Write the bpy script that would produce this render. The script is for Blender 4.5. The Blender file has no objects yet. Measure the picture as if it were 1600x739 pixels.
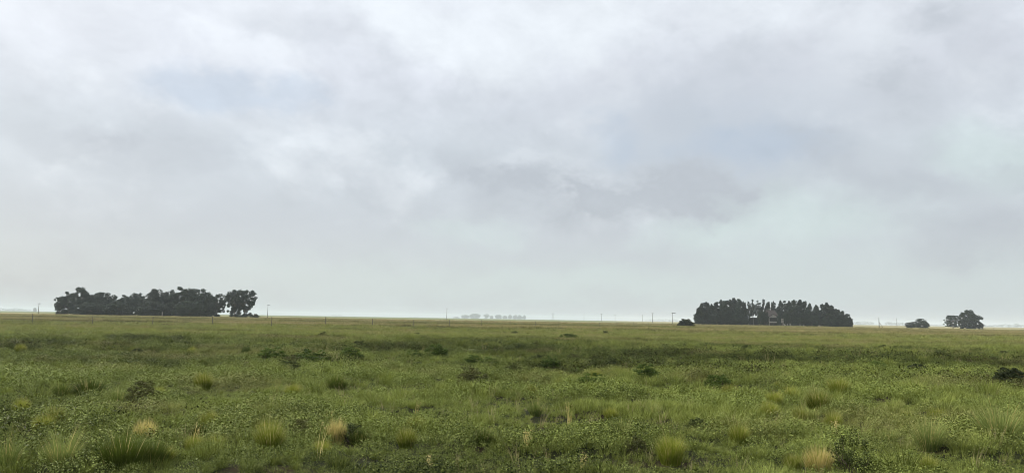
import bpy, math, random
import numpy as np
from mathutils import Matrix, Vector

random.seed(7)
R = math.radians
SC = bpy.context.scene
COL = SC.collection

# ------------------------------------------------------------------ camera
EYE = 1.8
F = 1155.0                      # focal length in pixels of the 1600 px wide photograph
PITCH, ROLL = R(6.35), R(0.93)
_F = np.array([0, math.cos(PITCH), math.sin(PITCH)])
_U0 = np.array([0, -math.sin(PITCH), math.cos(PITCH)])
_X = np.array([1.0, 0, 0])
_R = _X * math.cos(ROLL) + _U0 * math.sin(ROLL)
_U = -_X * math.sin(ROLL) + _U0 * math.cos(ROLL)
cam = bpy.data.cameras.new('camera')
cam.sensor_width = 36.0
cam.lens = 36.0 * F / 1600
cam.clip_start, cam.clip_end = 0.1, 30000
co = bpy.data.objects.new('camera', cam)
COL.objects.link(co)
co.matrix_world = Matrix(((_R[0], _U[0], -_F[0], 0), (_R[1], _U[1], -_F[1], 0), (_R[2], _U[2], -_F[2], EYE), (0, 0, 0, 1)))
SC.camera = co


def ray(x, y):
    d = _F + _R * ((x - 800) / F) + _U * ((369.5 - y) / F)
    return d / np.linalg.norm(d)


def azel(x, y):
    d = ray(x, y)
    return math.atan2(d[0], d[1]), math.asin(d[2])


# ------------------------------------------------------------------ render settings
SC.render.engine = 'CYCLES'
SC.view_settings.view_transform = 'Standard'
SC.view_settings.look = 'None'
SC.view_settings.gamma = 1.0
SC.view_settings.exposure = 1.5
SC.cycles.max_bounces = 6
SC.cycles.diffuse_bounces = 2
SC.cycles.glossy_bounces = 2
SC.cycles.transmission_bounces = 3
SC.cycles.volume_bounces = 2
SC.cycles.use_denoising = True
SC.cycles.filter_width = 0.9

# ------------------------------------------------------------------ sky
SUN_EL, SUN_AZ = R(42), R(-65)          # azimuth measured from the view axis (+Y) towards +X
SKY_STRENGTH = 0.1


class NG:
    """tiny helper for writing node maths"""
    def __init__(s, nt):
        s.nt = nt

    def n(s, typ, **kw):
        nd = s.nt.nodes.new(typ)
        for k, v in kw.items():
            setattr(nd, k, v)
        return nd

    def put(s, sock, v):
        if hasattr(v, 'is_linked') or hasattr(v, 'links'):
            s.nt.links.new(v, sock)
        else:
            sock.default_value = v

    def m(s, op, a, b=0.0, c=0.0, clamp=False):
        nd = s.n('ShaderNodeMath', operation=op, use_clamp=clamp)
        s.put(nd.inputs[0], a)
        s.put(nd.inputs[1], b)
        if len(nd.inputs) > 2:
            s.put(nd.inputs[2], c)
        return nd.outputs[0]

    def mix(s, f, a, b):
        nd = s.n('ShaderNodeMix', data_type='RGBA')
        s.put(nd.inputs['Factor'], f)
        for sock, v in ((nd.inputs[6], a), (nd.inputs[7], b)):
            if isinstance(v, (tuple, list)):
                v = (*v[:3], 1.0)
            s.put(sock, v)
        return nd.outputs[2]

    def noise(s, vec, scale, detail=4.0, rough=0.55, dist=0.0, dims='3D'):
        nd = s.n('ShaderNodeTexNoise', noise_dimensions=dims)
        s.put(nd.inputs['Vector'], vec)
        nd.inputs['Scale'].default_value = scale
        nd.inputs['Detail'].default_value = detail
        nd.inputs['Roughness'].default_value = rough
        nd.inputs['Distortion'].default_value = dist
        return nd.outputs['Fac']

    def rng(s, v, a, b, c=0.0, d=1.0, smooth=False):
        nd = s.n('ShaderNodeMapRange', interpolation_type='SMOOTHSTEP' if smooth else 'LINEAR')
        s.put(nd.inputs[0], v)
        for i, q in enumerate((a, b, c, d)):
            nd.inputs[i + 1].default_value = q
        return nd.outputs[0]

    def comb(s, x, y, z):
        nd = s.n('ShaderNodeCombineXYZ')
        for i, q in enumerate((x, y, z)):
            s.put(nd.inputs[i], q)
        return nd.outputs[0]

    def ramp(s, f, stops):
        nd = s.n('ShaderNodeValToRGB')
        cr = nd.color_ramp
        while len(cr.elements) < len(stops):
            cr.elements.new(0.5)
        for e, (p, c) in zip(cr.elements, stops):
            e.position = p
            e.color = (*c, 1)
        s.put(nd.inputs[0], f)
        return nd.outputs[0]


world = bpy.data.worlds.new('World')
SC.world = world
world.use_nodes = True
nt = world.node_tree
nt.nodes.clear()
g = NG(nt)
sky = g.n('ShaderNodeTexSky', sky_type='NISHITA', sun_disc=False)
sky.sun_elevation = SUN_EL
sky.sun_rotation = SUN_AZ
sky.air_density = 1.0
sky.dust_density = 3.0
tc = g.n('ShaderNodeTexCoord')
DIR = tc.outputs['Generated']
sep = g.n('ShaderNodeSeparateXYZ')
nt.links.new(DIR, sep.inputs[0])
dx, dy, dz = sep.outputs
AZ = g.m('ARCTAN2', dx, dy)
EL = g.m('ARCSINE', dz)
# cloud noise by direction, a little flattened as cloud layers are
vr = g.n('ShaderNodeVectorRotate', rotation_type='EULER_XYZ')
nt.links.new(g.comb(dx, dy, g.m('MULTIPLY', dz, 1.5)), vr.inputs['Vector'])
vr.inputs['Rotation'].default_value = (0.9, 0.3, 2.1)
deck = vr.outputs[0]
w1 = g.m('SUBTRACT', g.noise(deck, 8.0, 10, 0.62), 0.5)
w2n = g.n('ShaderNodeVectorMath', operation='ADD')
nt.links.new(deck, w2n.inputs[0])
w2n.inputs[1].default_value = (13.1, 4.7, 2.0)
w2 = g.m('SUBTRACT', g.noise(w2n.outputs[0], 8.5, 10, 0.62), 0.5)
AZw = g.m('ADD', AZ, g.m('MULTIPLY', w1, 0.20))
ELw = g.m('ADD', EL, g.m('MULTIPLY', w2, 0.12))


def blob(x, y, rx, ry, amp=1.0, ang=0.0):
    """soft patch of cloud round a direction in the sky; radii in pixels of the photograph"""
    a0, e0 = azel(x, y)
    sx, sy = rx / F, ry / F
    u = g.m('SUBTRACT', AZw, a0)
    v = g.m('SUBTRACT', ELw, e0)
    if ang:
        c, s_ = math.cos(R(ang)), math.sin(R(ang))
        u, v = (g.m('ADD', g.m('MULTIPLY', u, c), g.m('MULTIPLY', v, s_)),
                g.m('SUBTRACT', g.m('MULTIPLY', v, c), g.m('MULTIPLY', u, s_)))
    u = g.m('MULTIPLY', u, 1 / sx)
    v = g.m('MULTIPLY', v, 1 / sy)
    r2 = g.m('ADD', g.m('MULTIPLY', u, u), g.m('MULTIPLY', v, v))
    return g.rng(g.m('EXPONENT', g.m('MULTIPLY', r2, -0.8)), 0.08, 0.97, 0.0, amp, True)


def total(items):
    acc = None
    for it in items:
        b = blob(*it)
        acc = b if acc is None else g.m('ADD', acc, b)
    return g.m('MINIMUM', acc, 1.0)


col = g.ramp(g.m('DIVIDE', EL, math.pi / 2), [
    (0.0, (0.595, 0.645, 0.668)), (0.035, (0.600, 0.655, 0.680)), (0.075, (0.600, 0.640, 0.682)),
    (0.14, (0.640, 0.688, 0.730)), (0.20, (0.740, 0.772, 0.830)), (0.27, (0.86, 0.90, 0.95)),
    (0.50, (1.0, 1.0, 1.0)), (1.0, (1.0, 1.0, 1.0))])
grow = g.m('MULTIPLY', g.rng(EL, R(26), R(80), 1.0, 1.5, True), 0.343)
# broad tone of the deck, light breaks, grey undersides
fine = g.noise(deck, 5.5, 10, 0.60, 0.2)
fade = g.rng(EL, R(2), R(11), 0.12, 1.0, True)          # cloud relief dissolves in the mist above the horizon
fine = g.m('ADD', 0.5, g.m('MULTIPLY', g.m('SUBTRACT', fine, 0.5), fade))
wisp = g.noise(deck, 13.0, 11, 0.62, 0.3)
col = g.mix(g.rng(fine, 0.50, 0.66, 0.0, 0.50, True), col, (0.90, 0.94, 0.98))
col = g.mix(g.rng(fine, 0.50, 0.33, 0.0, 0.48, True), col, (0.585, 0.625, 0.662))
col = g.mix(total([(700, 70, 150, 42, 0.85, -16), (880, 40, 120, 50, 0.9), (600, 15, 90, 30, 0.6), (60, 40, 160, 60, 0.25), (1330, 70, 70, 55, 0.5),
                   (1180, 20, 90, 30, 0.45), (815, 255, 60, 16, 0.4), (1250, 150, 60, 30, 0.25), (470, 240, 110, 40, 0.22, -15)]), col, (0.90, 0.945, 0.985))
col = g.mix(total([(1235, 345, 150, 55, 0.8), (1070, 350, 60, 30, 0.5), (1560, 250, 70, 45, 0.75), (725, 360, 80, 28, 0.45), (660, 450, 500, 35, 0.4),
                   (1250, 440, 500, 40, 0.35)]), col, (0.665, 0.765, 0.755))
col = g.mix(total([(320, 135, 85, 34, 0.75), (465, 150, 65, 26, 0.55), (1170, 238, 120, 38, 0.85), (955, 225, 55, 38, 0.7), (1130, 185, 150, 60, 0.35)]), col, (0.555, 0.635, 0.735))
dark = total([(235, 235, 95, 48, 0.8), (90, 215, 60, 25, 0.35), (560, 290, 110, 24, 0.5, -14), (420, 330, 120, 26, 0.3), (740, 260, 75, 28, 0.5, -20), (900, 320, 75, 38, 0.95, -8),
              (810, 290, 100, 36, 0.6), (1130, 318, 75, 30, 0.85), (1270, 235, 60, 30, 0.5), (1040, 290, 90, 30, 0.65), (1445, 35, 50, 22, 0.5), (1555, 65, 45, 55, 0.45),
              (1400, 130, 70, 26, 0.35, -20), (1420, 285, 90, 24, 0.45, -14), (1560, 385, 110, 34, 0.6), (1480, 345, 90, 20, 0.35), (50, 420, 150, 40, 0.55), (90, 320, 160, 28, 0.35),
              (300, 365, 160, 26, 0.3), (450, 45, 80, 26, 0.35), (1590, 280, 40, 20, 0.5),
              (1130, 165, 280, 90, 0.38), (1060, 285, 330, 48, 0.30)])
dark = g.m('MULTIPLY', dark, g.rng(wisp, 0.38, 0.60, 0.45, 1.25, True), clamp=True)
col = g.mix(dark, col, (0.505, 0.540, 0.580))
# fine woolly texture of the cloud
tex = g.m('ADD', 1.0, g.m('MULTIPLY', g.m('MULTIPLY', g.m('SUBTRACT', wisp, 0.5), 0.40), fade))
vm = g.n('ShaderNodeVectorMath', operation='SCALE')
nt.links.new(col, vm.inputs[0])
nt.links.new(g.m('MULTIPLY', g.m('MULTIPLY', tex, grow), 1.0 / SKY_STRENGTH), vm.inputs['Scale'])
cover = g.mix(0.93, sky.outputs[0], vm.outputs[0])
bg = g.n('ShaderNodeBackground')
nt.links.new(cover, bg.inputs['Color'])
bg.inputs['Strength'].default_value = SKY_STRENGTH
wo = g.n('ShaderNodeOutputWorld')
nt.links.new(bg.outputs[0], wo.inputs['Surface'])
world.cycles.sampling_method = 'MANUAL'
world.cycles.sample_map_resolution = 512

sun = bpy.data.lights.new('sun', 'SUN')
sun.energy = 1.5
sun.angle = R(10)
sun.color = (1.0, 0.96, 0.88)
so = bpy.data.objects.new('sun', sun)
COL.objects.link(so)
sd = Vector((math.sin(SUN_AZ) * math.cos(SUN_EL), math.cos(SUN_AZ) * math.cos(SUN_EL), math.sin(SUN_EL)))
so.rotation_euler = sd.to_track_quat('Z', 'Y').to_euler()
so.location = (0, 0, 60)

# ------------------------------------------------------------------ helpers: terrain
_rs = np.random.RandomState(3)
_T = _rs.uniform(-1, 1, (256, 256))


def vnoise(x, y):
    x = np.asarray(x, float)
    y = np.asarray(y, float)
    xi, yi = np.floor(x).astype(int), np.floor(y).astype(int)
    fx, fy = x - xi, y - yi
    fx = fx * fx * (3 - 2 * fx)
    fy = fy * fy * (3 - 2 * fy)
    a = _T[xi & 255, yi & 255]
    b = _T[(xi + 1) & 255, yi & 255]
    c = _T[xi & 255, (yi + 1) & 255]
    d = _T[(xi + 1) & 255, (yi + 1) & 255]
    return (a * (1 - fx) + b * fx) * (1 - fy) + (c * (1 - fx) + d * fx) * fy


def fbm(x, y, oct=4):
    s, a, t = 0.0, 1.0, 0.0
    for k in range(oct):
        c_, s_ = math.cos(0.6 + 1.1 * k), math.sin(0.6 + 1.1 * k)
        s = s + a * vnoise((x * c_ - y * s_) * 2.07 ** k + 17.3 * k, (x * s_ + y * c_) * 2.07 ** k + 5.1 * k)
        t += a
        a *= 0.5
    return s / t


def sm(a, b, v):
    t = np.clip((np.asarray(v, float) - a) / (b - a), 0, 1)
    return t * t * (3 - 2 * t)


def band(v, a, b, s):
    return sm(a - s, a + s, v) * (1 - sm(b - s, b + s, v))


def bump_n(x, y):
    return fbm(x / 1.5 + 3, y / 1.2 + 7, 2)


def hgt(x, y):
    x = np.asarray(x, float)
    y = np.asarray(y, float)
    r = np.hypot(x, y)
    near = sm(2, 9, r)
    z = 0.16 * vnoise(x / 31 + 3.3, y / 19 + 8.1) + 0.10 * vnoise(x / 9 + 1.7, y / 6 + 2.2) + 0.13 * bump_n(x, y) * (1 - sm(35, 80, r))
    far = 0.25 * vnoise(x / 330 + 2, y / 220 + 9)
    return near * z * (1 - 0.75 * sm(70, 260, r)) + far * sm(60, 300, r) - 0.10 * near


def dryness(x, y):
    """how much of the grass is dry straw, by place"""
    x = np.asarray(x, float)
    y = np.asarray(y, float)
    side = sm(-20, 110, x - 0.12 * y)            # 0 on the left of the pasture, 1 on its right
    wob = y * (1 + 0.05 * vnoise(x / 60 + 4, y / 200)) 
    L = 0.70 * band(wob, 142, 166, 6) + 0.38 * band(wob, 235, 720, 25) + 0.30 * band(wob, 172, 200, 8)
    Rr = 0.46 * band(wob, 135, 345, 20) + 0.9 * band(wob, 380, 428, 10) * 0.5 + 0.6 * sm(470, 560, wob)
    d = L * (1 - side) + Rr * side
    d = d + 0.45 * fbm(x / 16 + 9, y / 22 + 4, 3) * sm(80, 150, y) * (d > 0.02)
    d = d + 0.30 * sm(38, 75, y) * (1 - sm(500, 900, y))
    d = d + 0.40 * sm(0.12, 0.5, fbm(x / 4.6 + 12, y / 3.6 + 70, 3)) * sm(9, 14, y)
    d = d + 0.22 * sm(0.25, 0.6, fbm(x / 7 + 30, y / 7 + 11, 3)) * sm(30, 70, y)
    return np.clip(d, 0, 1)


def tone(x, y):
    """patches of lighter and darker growth"""
    x = np.asarray(x, float)
    y = np.asarray(y, float)
    t = 0.50 + 0.95 * fbm(x / 13 + 50, y / 8 + 20, 4) + 0.30 * fbm(x / 3.4 + 5, y / 4.5 + 60, 2) + 0.20 * vnoise(x / 45 + 7, y / 22 + 3)
    t = t + 0.50 * sm(42, 58, y) * (1 - sm(122, 134, y)) - 0.35 * band(y, 124, 136, 4) - 0.30 * band(y, 198, 222, 8)
    for cx, cy, sx, sy in ((-5.8, 19.0, 2.6, 0.9), (14.0, 29.5, 3.0, 1.0), (17.5, 31, 2.5, 0.8), (3.6, 16, 2.0, 0.5), (-15, 14, 2.5, 0.8)):     # worn lighter strips
        t = t + 0.55 * np.exp(-((x - cx) / sx) ** 2 - ((y - cy) / sy) ** 2)
    return np.clip(t, 0, 1)


def ground_px(x, y):
    """the place on the ground seen at a pixel of the photograph"""
    d = ray(x, y)
    t = EYE / max(1e-5, -d[2])
    for _ in range(6):
        p = d * t
        t = (EYE - float(hgt(p[0], p[1]))) / max(1e-5, -d[2])
    p = d * t
    return p[0], p[1]


def at(x, depth):
    """ground point in the direction of photo column x at a depth along the view axis"""
    yh = 496.1 + 0.0163 * (x - 680)
    d = ray(x, yh)
    X, Y = d[0] / d[1] * depth, depth
    return X, Y, float(hgt(X, Y))


def above(x, y, depth):
    """height above the eye plane of pixel (x, y) at a depth"""
    d = ray(x, y)
    return EYE + d[2] / d[1] * depth


# ------------------------------------------------------------------ helpers: meshes
class MB:
    def __init__(s):
        s.v, s.f, s.a, s.n = [], [], [], 0

    def add(s, verts, faces, attr=0.5):
        """verts (n,3); faces list of index tuples; attr scalar or (n,)"""
        verts = np.asarray(verts, float).reshape(-1, 3)
        s.v.append(verts)
        s.f.extend([tuple(int(i) + s.n for i in f) for f in faces])
        s.a.append(np.broadcast_to(np.asarray(attr, float), (len(verts),)))
        s.n += len(verts)

    def box(s, x0, x1, y0, y1, z0, z1):
        v = [(x, y, z) for z in (z0, z1) for y in (y0, y1) for x in (x0, x1)]
        s.add(v, [(0, 2, 3, 1), (4, 5, 7, 6), (0, 1, 5, 4), (2, 6, 7, 3), (0, 4, 6, 2), (1, 3, 7, 5)])
        return s

    def tube(s, pts, radii, seg=7):
        pts = [np.asarray(p, float) for p in pts]
        vs = []
        for i, (p, r) in enumerate(zip(pts, radii)):
            t = pts[min(i + 1, len(pts) - 1)] - pts[max(i - 1, 0)]
            t = t / (np.linalg.norm(t) + 1e-9)
            a = np.cross(t, (0, 0, 1) if abs(t[2]) < 0.9 else (1, 0, 0))
            a /= np.linalg.norm(a)
            b = np.cross(t, a)
            for k in range(seg):
                q = 2 * math.pi * k / seg
                vs.append(p + r * (math.cos(q) * a + math.sin(q) * b))
        fs = []
        for i in range(len(pts) - 1):
            for k in range(seg):
                k2 = (k + 1) % seg
                fs.append((i * seg + k, i * seg + k2, (i + 1) * seg + k2, (i + 1) * seg + k))
        fs.append(tuple(range(seg - 1, -1, -1)))
        fs.append(tuple((len(pts) - 1) * seg + k for k in range(seg)))
        s.add(vs, fs)
        return s

    def mesh(s, name, mat, smooth=False):
        me = bpy.data.meshes.new(name)
        v = np.concatenate(s.v)
        me.from_pydata(v.tolist(), [], s.f)
        at_ = me.attributes.new('rnd', 'FLOAT', 'POINT')
        at_.data.foreach_set('value', np.concatenate(s.a).astype(np.float32))
        if smooth:
            me.polygons.foreach_set('use_smooth', [True] * len(me.polygons))
        me.materials.append(mat)
        me.update()
        return me


def quads_mesh(name, V, rnd, mat, tri=None):
    """V (n,4,3) quads -> mesh, rnd (n,) or (n,4)"""
    n = len(V)
    me = bpy.data.meshes.new(name)
    me.vertices.add(n * 4)
    me.vertices.foreach_set('co', V.reshape(-1).astype(np.float32))
    me.loops.add(n * 4)
    me.loops.foreach_set('vertex_index', np.arange(n * 4, dtype=np.int32))
    me.polygons.add(n)
    me.polygons.foreach_set('loop_start', np.arange(n, dtype=np.int32) * 4)
    a = me.attributes.new('rnd', 'FLOAT', 'POINT')
    r = np.asarray(rnd, float)
    r = np.repeat(r[:, None], 4, 1) if r.ndim == 1 else r
    a.data.foreach_set('value', r.reshape(-1).astype(np.float32))
    me.materials.append(mat)
    me.update(calc_edges=True)
    return me


def link(name, data, parent=None):
    o = bpy.data.objects.new(name, data)
    COL.objects.link(o)
    if parent is not None:
        o.parent = parent
    return o


def tag(o, label=None, cat=None, group=None, kind=None):
    for k, v in (('label', label), ('category', cat), ('group', group), ('kind', kind)):
        if v:
            o[k] = v
    return o


def thing(name, label, cat, loc, rz=0.0, group=None, scale=None):
    o = link(name, None)
    o.location = loc
    o.rotation_euler = (0, 0, rz)
    if scale is not None:
        o.scale = scale
    return tag(o, label, cat, group)


# ------------------------------------------------------------------ materials
def leaf_mat(name, dark, light, dry, spec=0.12, rough=0.6, trans=0.3, dry_tip=0.0, instanced=False, bright=1.0):
    m = bpy.data.materials.new(name)
    m.use_nodes = True
    nt = m.node_tree
    nt.nodes.clear()
    g = NG(nt)
    rnd = g.n('ShaderNodeAttribute', attribute_name='rnd').outputs['Fac']
    oi = g.n('ShaderNodeObjectInfo')
    orn = oi.outputs['Random']
    if instanced:
        d = g.n('ShaderNodeAttribute', attribute_type='INSTANCER', attribute_name='dry').outputs['Fac']
        t = g.n('ShaderNodeAttribute', attribute_type='INSTANCER', attribute_name='tone').outputs['Fac']
        f = g.m('ADD', g.m('MULTIPLY', rnd, 0.75), g.m('ADD', g.m('MULTIPLY', t, 0.62), g.m('MULTIPLY', orn, 0.40)))
        f = g.m('SUBTRACT', f, 0.46, clamp=True)
        c = g.mix(f, dark, light)
        dm = g.m('ADD', d, g.m('MULTIPLY', g.m('SUBTRACT', rnd, 0.5), 0.5))
        c = g.mix(g.rng(dm, 0.15, 0.95, 0, 1), c, dry)
    else:
        f = g.m('ADD', g.m('MULTIPLY', rnd, 0.52), g.m('MULTIPLY', orn, 0.48))
        c = g.mix(f, dark, light)
        if dry_tip:
            c = g.mix(g.m('MULTIPLY', g.rng(rnd, 0.60, 0.95, 0, 1), dry_tip), c, dry)
    p = g.n('ShaderNodeBsdfPrincipled')
    nt.links.new(c, p.inputs['Base Color'])
    p.inputs['Roughness'].default_value = rough
    p.inputs['Specular IOR Level'].default_value = spec
    out = g.n('ShaderNodeOutputMaterial')
    if trans > 0:
        tr = g.n('ShaderNodeBsdfTranslucent')
        nt.links.new(c, tr.inputs['Color'])
        mx = g.n('ShaderNodeMixShader')
        mx.inputs[0].default_value = trans
        nt.links.new(p.outputs[0], mx.inputs[1])
        nt.links.new(tr.outputs[0], mx.inputs[2])
        nt.links.new(mx.outputs[0], out.inputs['Surface'])
    else:
        nt.links.new(p.outputs[0], out.inputs['Surface'])
    return m


def plain_mat(name, c1, c2, scale=3.0, rough=0.8, spec=0.25, bump=0.2, detail=5.0):
    m = bpy.data.materials.new(name)
    m.use_nodes = True
    nt = m.node_tree
    nt.nodes.clear()
    g = NG(nt)
    tc = g.n('ShaderNodeTexCoord')
    nz = g.noise(tc.outputs['Object'], scale, detail, 0.6)
    p = g.n('ShaderNodeBsdfPrincipled')
    nt.links.new(g.mix(g.rng(nz, 0.3, 0.7), c1, c2), p.inputs['Base Color'])
    p.inputs['Roughness'].default_value = rough
    p.inputs['Specular IOR Level'].default_value = spec
    b = g.n('ShaderNodeBump')
    b.inputs['Strength'].default_value = bump
    b.inputs['Distance'].default_value = 0.05
    nt.links.new(nz, b.inputs['Height'])
    nt.links.new(b.outputs[0], p.inputs['Normal'])
    out = g.n('ShaderNodeOutputMaterial')
    nt.links.new(p.outputs[0], out.inputs['Surface'])
    return m


STRAW = (0.30, 0.26, 0.11)
M_weed = leaf_mat('weed_leaf', (0.007, 0.016, 0.002), (0.265, 0.322, 0.074), STRAW, spec=0.10, rough=0.6, trans=0.07, instanced=True)  # weed and grass tones carry leaf shade and sunlit glints in the colour
M_grass = leaf_mat('grass_blade', (0.010, 0.020, 0.002), (0.315, 0.365, 0.084), STRAW, spec=0.08, rough=0.6, trans=0.12, instanced=True)
M_straw = leaf_mat('straw_blade', (0.24, 0.20, 0.09), (0.46, 0.40, 0.20), STRAW, spec=0.25, trans=0.3, instanced=True)
M_under = leaf_mat('undergrowth_leaf', (0.008, 0.013, 0.002), (0.085, 0.095, 0.026), (0.12, 0.09, 0.05), spec=0.08, trans=0.15, instanced=True)
M_tuss = leaf_mat('tussock_blade', (0.040, 0.066, 0.005), (0.33, 0.38, 0.050), (0.62, 0.54, 0.18), trans=0.3, dry_tip=0.9)
M_tussdark = leaf_mat('dark_tussock_blade', (0.016, 0.030, 0.004), (0.165, 0.215, 0.035), (0.30, 0.26, 0.09), trans=0.2)
M_feather = leaf_mat('feathery_blade', (0.08, 0.12, 0.022), (0.33, 0.38, 0.11), (0.50, 0.50, 0.20), trans=0.35, dry_tip=0.6)
M_gold = leaf_mat('golden_blade', (0.42, 0.33, 0.10), (0.78, 0.67, 0.30), (0.5, 0.4, 0.2), trans=0.35)
M_shrub = leaf_mat('shrub_leaf', (0.020, 0.030, 0.006), (0.075, 0.095, 0.022), (0.1, 0.08, 0.04), trans=0.15)
M_thicket = leaf_mat('thicket_leaf', (0.012, 0.020, 0.006), (0.055, 0.070, 0.022), (0.1, 0.08, 0.04), trans=0.08)
M_bush = leaf_mat('bush_leaf', (0.026, 0.052, 0.006), (0.165, 0.230, 0.042), (0.1, 0.08, 0.04), trans=0.25)
M_brown = leaf_mat('brown_leaf', (0.032, 0.040, 0.010), (0.160, 0.158, 0.048), (0.1, 0.08, 0.04), trans=0.15)
M_tree = leaf_mat('tree_leaf', (0.007, 0.017, 0.012), (0.036, 0.060, 0.034), STRAW, spec=0.15, trans=0.12)
M_gum = leaf_mat('gum_leaf', (0.004, 0.011, 0.008), (0.028, 0.048, 0.028), STRAW, spec=0.15, trans=0.12)
M_rust = leaf_mat('rusty_leaf', (0.055, 0.040, 0.030), (0.13, 0.085, 0.06), STRAW, spec=0.15, trans=0.12)
M_bark = plain_mat('bark', (0.07, 0.058, 0.045), (0.15, 0.125, 0.10), 2.0)
M_twig = plain_mat('twig', (0.06, 0.045, 0.03), (0.14, 0.11, 0.075), 20.0)
M_wood = plain_mat('weathered_wood', (0.035, 0.032, 0.028), (0.085, 0.077, 0.068), 4.0)
M_post = plain_mat('grey_post_wood', (0.07, 0.067, 0.06), (0.14, 0.132, 0.12), 4.0)
M_wire = plain_mat('fence_wire', (0.15, 0.15, 0.15), (0.25, 0.25, 0.25), 4.0, rough=0.5)
M_cer = plain_mat('insulator', (0.2, 0.19, 0.18), (0.3, 0.29, 0.28), 4.0, rough=0.3)
M_steel = plain_mat('galvanised_steel', (0.2, 0.21, 0.22), (0.3, 0.31, 0.32), 1.0, rough=0.6)
M_white = plain_mat('limewash', (0.22, 0.215, 0.20), (0.34, 0.33, 0.31), 1.2)
M_wall = plain_mat('house_plaster', (0.07, 0.068, 0.065), (0.13, 0.12, 0.11), 0.8)
M_tile = plain_mat('roof_tile', (0.022, 0.018, 0.016), (0.040, 0.031, 0.028), 0.8)
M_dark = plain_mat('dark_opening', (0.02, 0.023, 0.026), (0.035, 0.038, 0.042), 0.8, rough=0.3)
M_grey = plain_mat('grey_sheet', (0.22, 0.23, 0.24), (0.34, 0.35, 0.36), 0.7)
M_conc = plain_mat('concrete', (0.24, 0.23, 0.22), (0.34, 0.33, 0.31), 0.8)

# ------------------------------------------------------------------ ground: one sheet to the horizon
GR = 8000.0
rad = np.concatenate([[0.0], np.geomspace(1.2, 420, 330), np.geomspace(440, GR, 70)])
ang = np.concatenate([np.linspace(-62, 62, 621), np.linspace(66, 294, 58)])       # degrees from +Y, finer where the pasture is seen
na, nr = len(ang), len(rad)
A, RR = np.meshgrid(np.radians(ang), rad)
GX, GY = RR * np.sin(A), RR * np.cos(A)
GZ = hgt(GX, GY)
gv = np.stack([GX, GY, GZ], -1).reshape(-1, 3)
idx = np.arange(nr * na).reshape(nr, na)
q = np.stack([idx[:-1, :], np.roll(idx, -1, 1)[:-1, :], np.roll(idx, -1, 1)[1:, :], idx[1:, :]], -1).reshape(-1, 4)
me = bpy.data.meshes.new('ground')
me.vertices.add(len(gv))
me.vertices.foreach_set('co', gv.reshape(-1).astype(np.float32))
me.loops.add(len(q) * 4)
me.loops.foreach_set('vertex_index', q[:, ::-1].reshape(-1).astype(np.int32))
me.polygons.add(len(q))
me.polygons.foreach_set('loop_start', np.arange(len(q), dtype=np.int32) * 4)
for nm, val in (('dry', dryness(GX, GY)), ('tone', tone(GX, GY))):
    a = me.attributes.new(nm, 'FLOAT', 'POINT')
    a.data.foreach_set('value', val.reshape(-1).astype(np.float32))
me.update(calc_edges=True)
me.polygons.foreach_set('use_smooth', [True] * len(me.polygons))
mg = bpy.data.materials.new('pasture_ground')
mg.use_nodes = True
nt = mg.node_tree
nt.nodes.clear()
g = NG(nt)
geo = g.n('ShaderNodeNewGeometry')
P = geo.outputs['Position']
dryA = g.n('ShaderNodeAttribute', attribute_name='dry').outputs['Fac']
tonA = g.n('ShaderNodeAttribute', attribute_name='tone').outputs['Fac']
n1 = g.noise(P, 0.9, 6, 0.6)
n2 = g.noise(P, 14.0, 5, 0.65)
n3 = g.noise(P, 0.05, 5, 0.6)
soil = g.mix(n2, (0.010, 0.007, 0.003), (0.045, 0.029, 0.014))
mossy = g.mix(n2, (0.006, 0.008, 0.002), (0.022, 0.026, 0.006))
nearc = g.mix(g.rng(n1, 0.34, 0.50, 0.1, 1), soil, mossy)  # near soil and moss darkened: shade under the leaves is in their colour
farg = g.mix(tonA, (0.065, 0.085, 0.024), (0.150, 0.178, 0.054))
farg = g.mix(g.rng(n3, 0.35, 0.65, 0, 0.5), farg, (0.085, 0.108, 0.034))
farc = g.mix(dryA, farg, (0.26, 0.22, 0.105))
sp = g.n('ShaderNodeSeparateXYZ')
nt.links.new(P, sp.inputs[0])
basec = g.mix(g.rng(sp.outputs[1], 26, 62), nearc, farc)
p = g.n('ShaderNodeBsdfPrincipled')
nt.links.new(basec, p.inputs['Base Color'])
p.inputs['Roughness'].default_value = 0.95
p.inputs['Specular IOR Level'].default_value = 0.1
b = g.n('ShaderNodeBump')
b.inputs['Strength'].default_value = 0.6
b.inputs['Distance'].default_value = 0.03
nt.links.new(n2, b.inputs['Height'])
nt.links.new(b.outputs[0], p.inputs['Normal'])
out = g.n('ShaderNodeOutputMaterial')
nt.links.new(p.outputs[0], out.inputs['Surface'])
me.materials.append(mg)
tag(link('ground', me), kind='structure')

# ------------------------------------------------------------------ air: thin even haze
HAZE = 0.00017
hb = MB().box(-GR - 150, GR + 150, -GR - 150, GR + 150, -2.0, 37.0)
mh = bpy.data.materials.new('haze')
mh.use_nodes = True
nt = mh.node_tree
nt.nodes.clear()
g = NG(nt)
pv = g.n('ShaderNodeVolumePrincipled')
pv.inputs['Color'].default_value = (0.86, 0.94, 1.0, 1)
pv.inputs['Density'].default_value = HAZE
pv.inputs['Anisotropy'].default_value = 0.0
out = g.n('ShaderNodeOutputMaterial')
nt.links.new(pv.outputs[0], out.inputs['Volume'])
tag(link('haze', hb.mesh('haze', mh)), kind='stuff')

# ------------------------------------------------------------------ ground cover (stuff): instanced small plants
RNG = np.random.RandomState(11)
TAKEN = []


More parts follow.
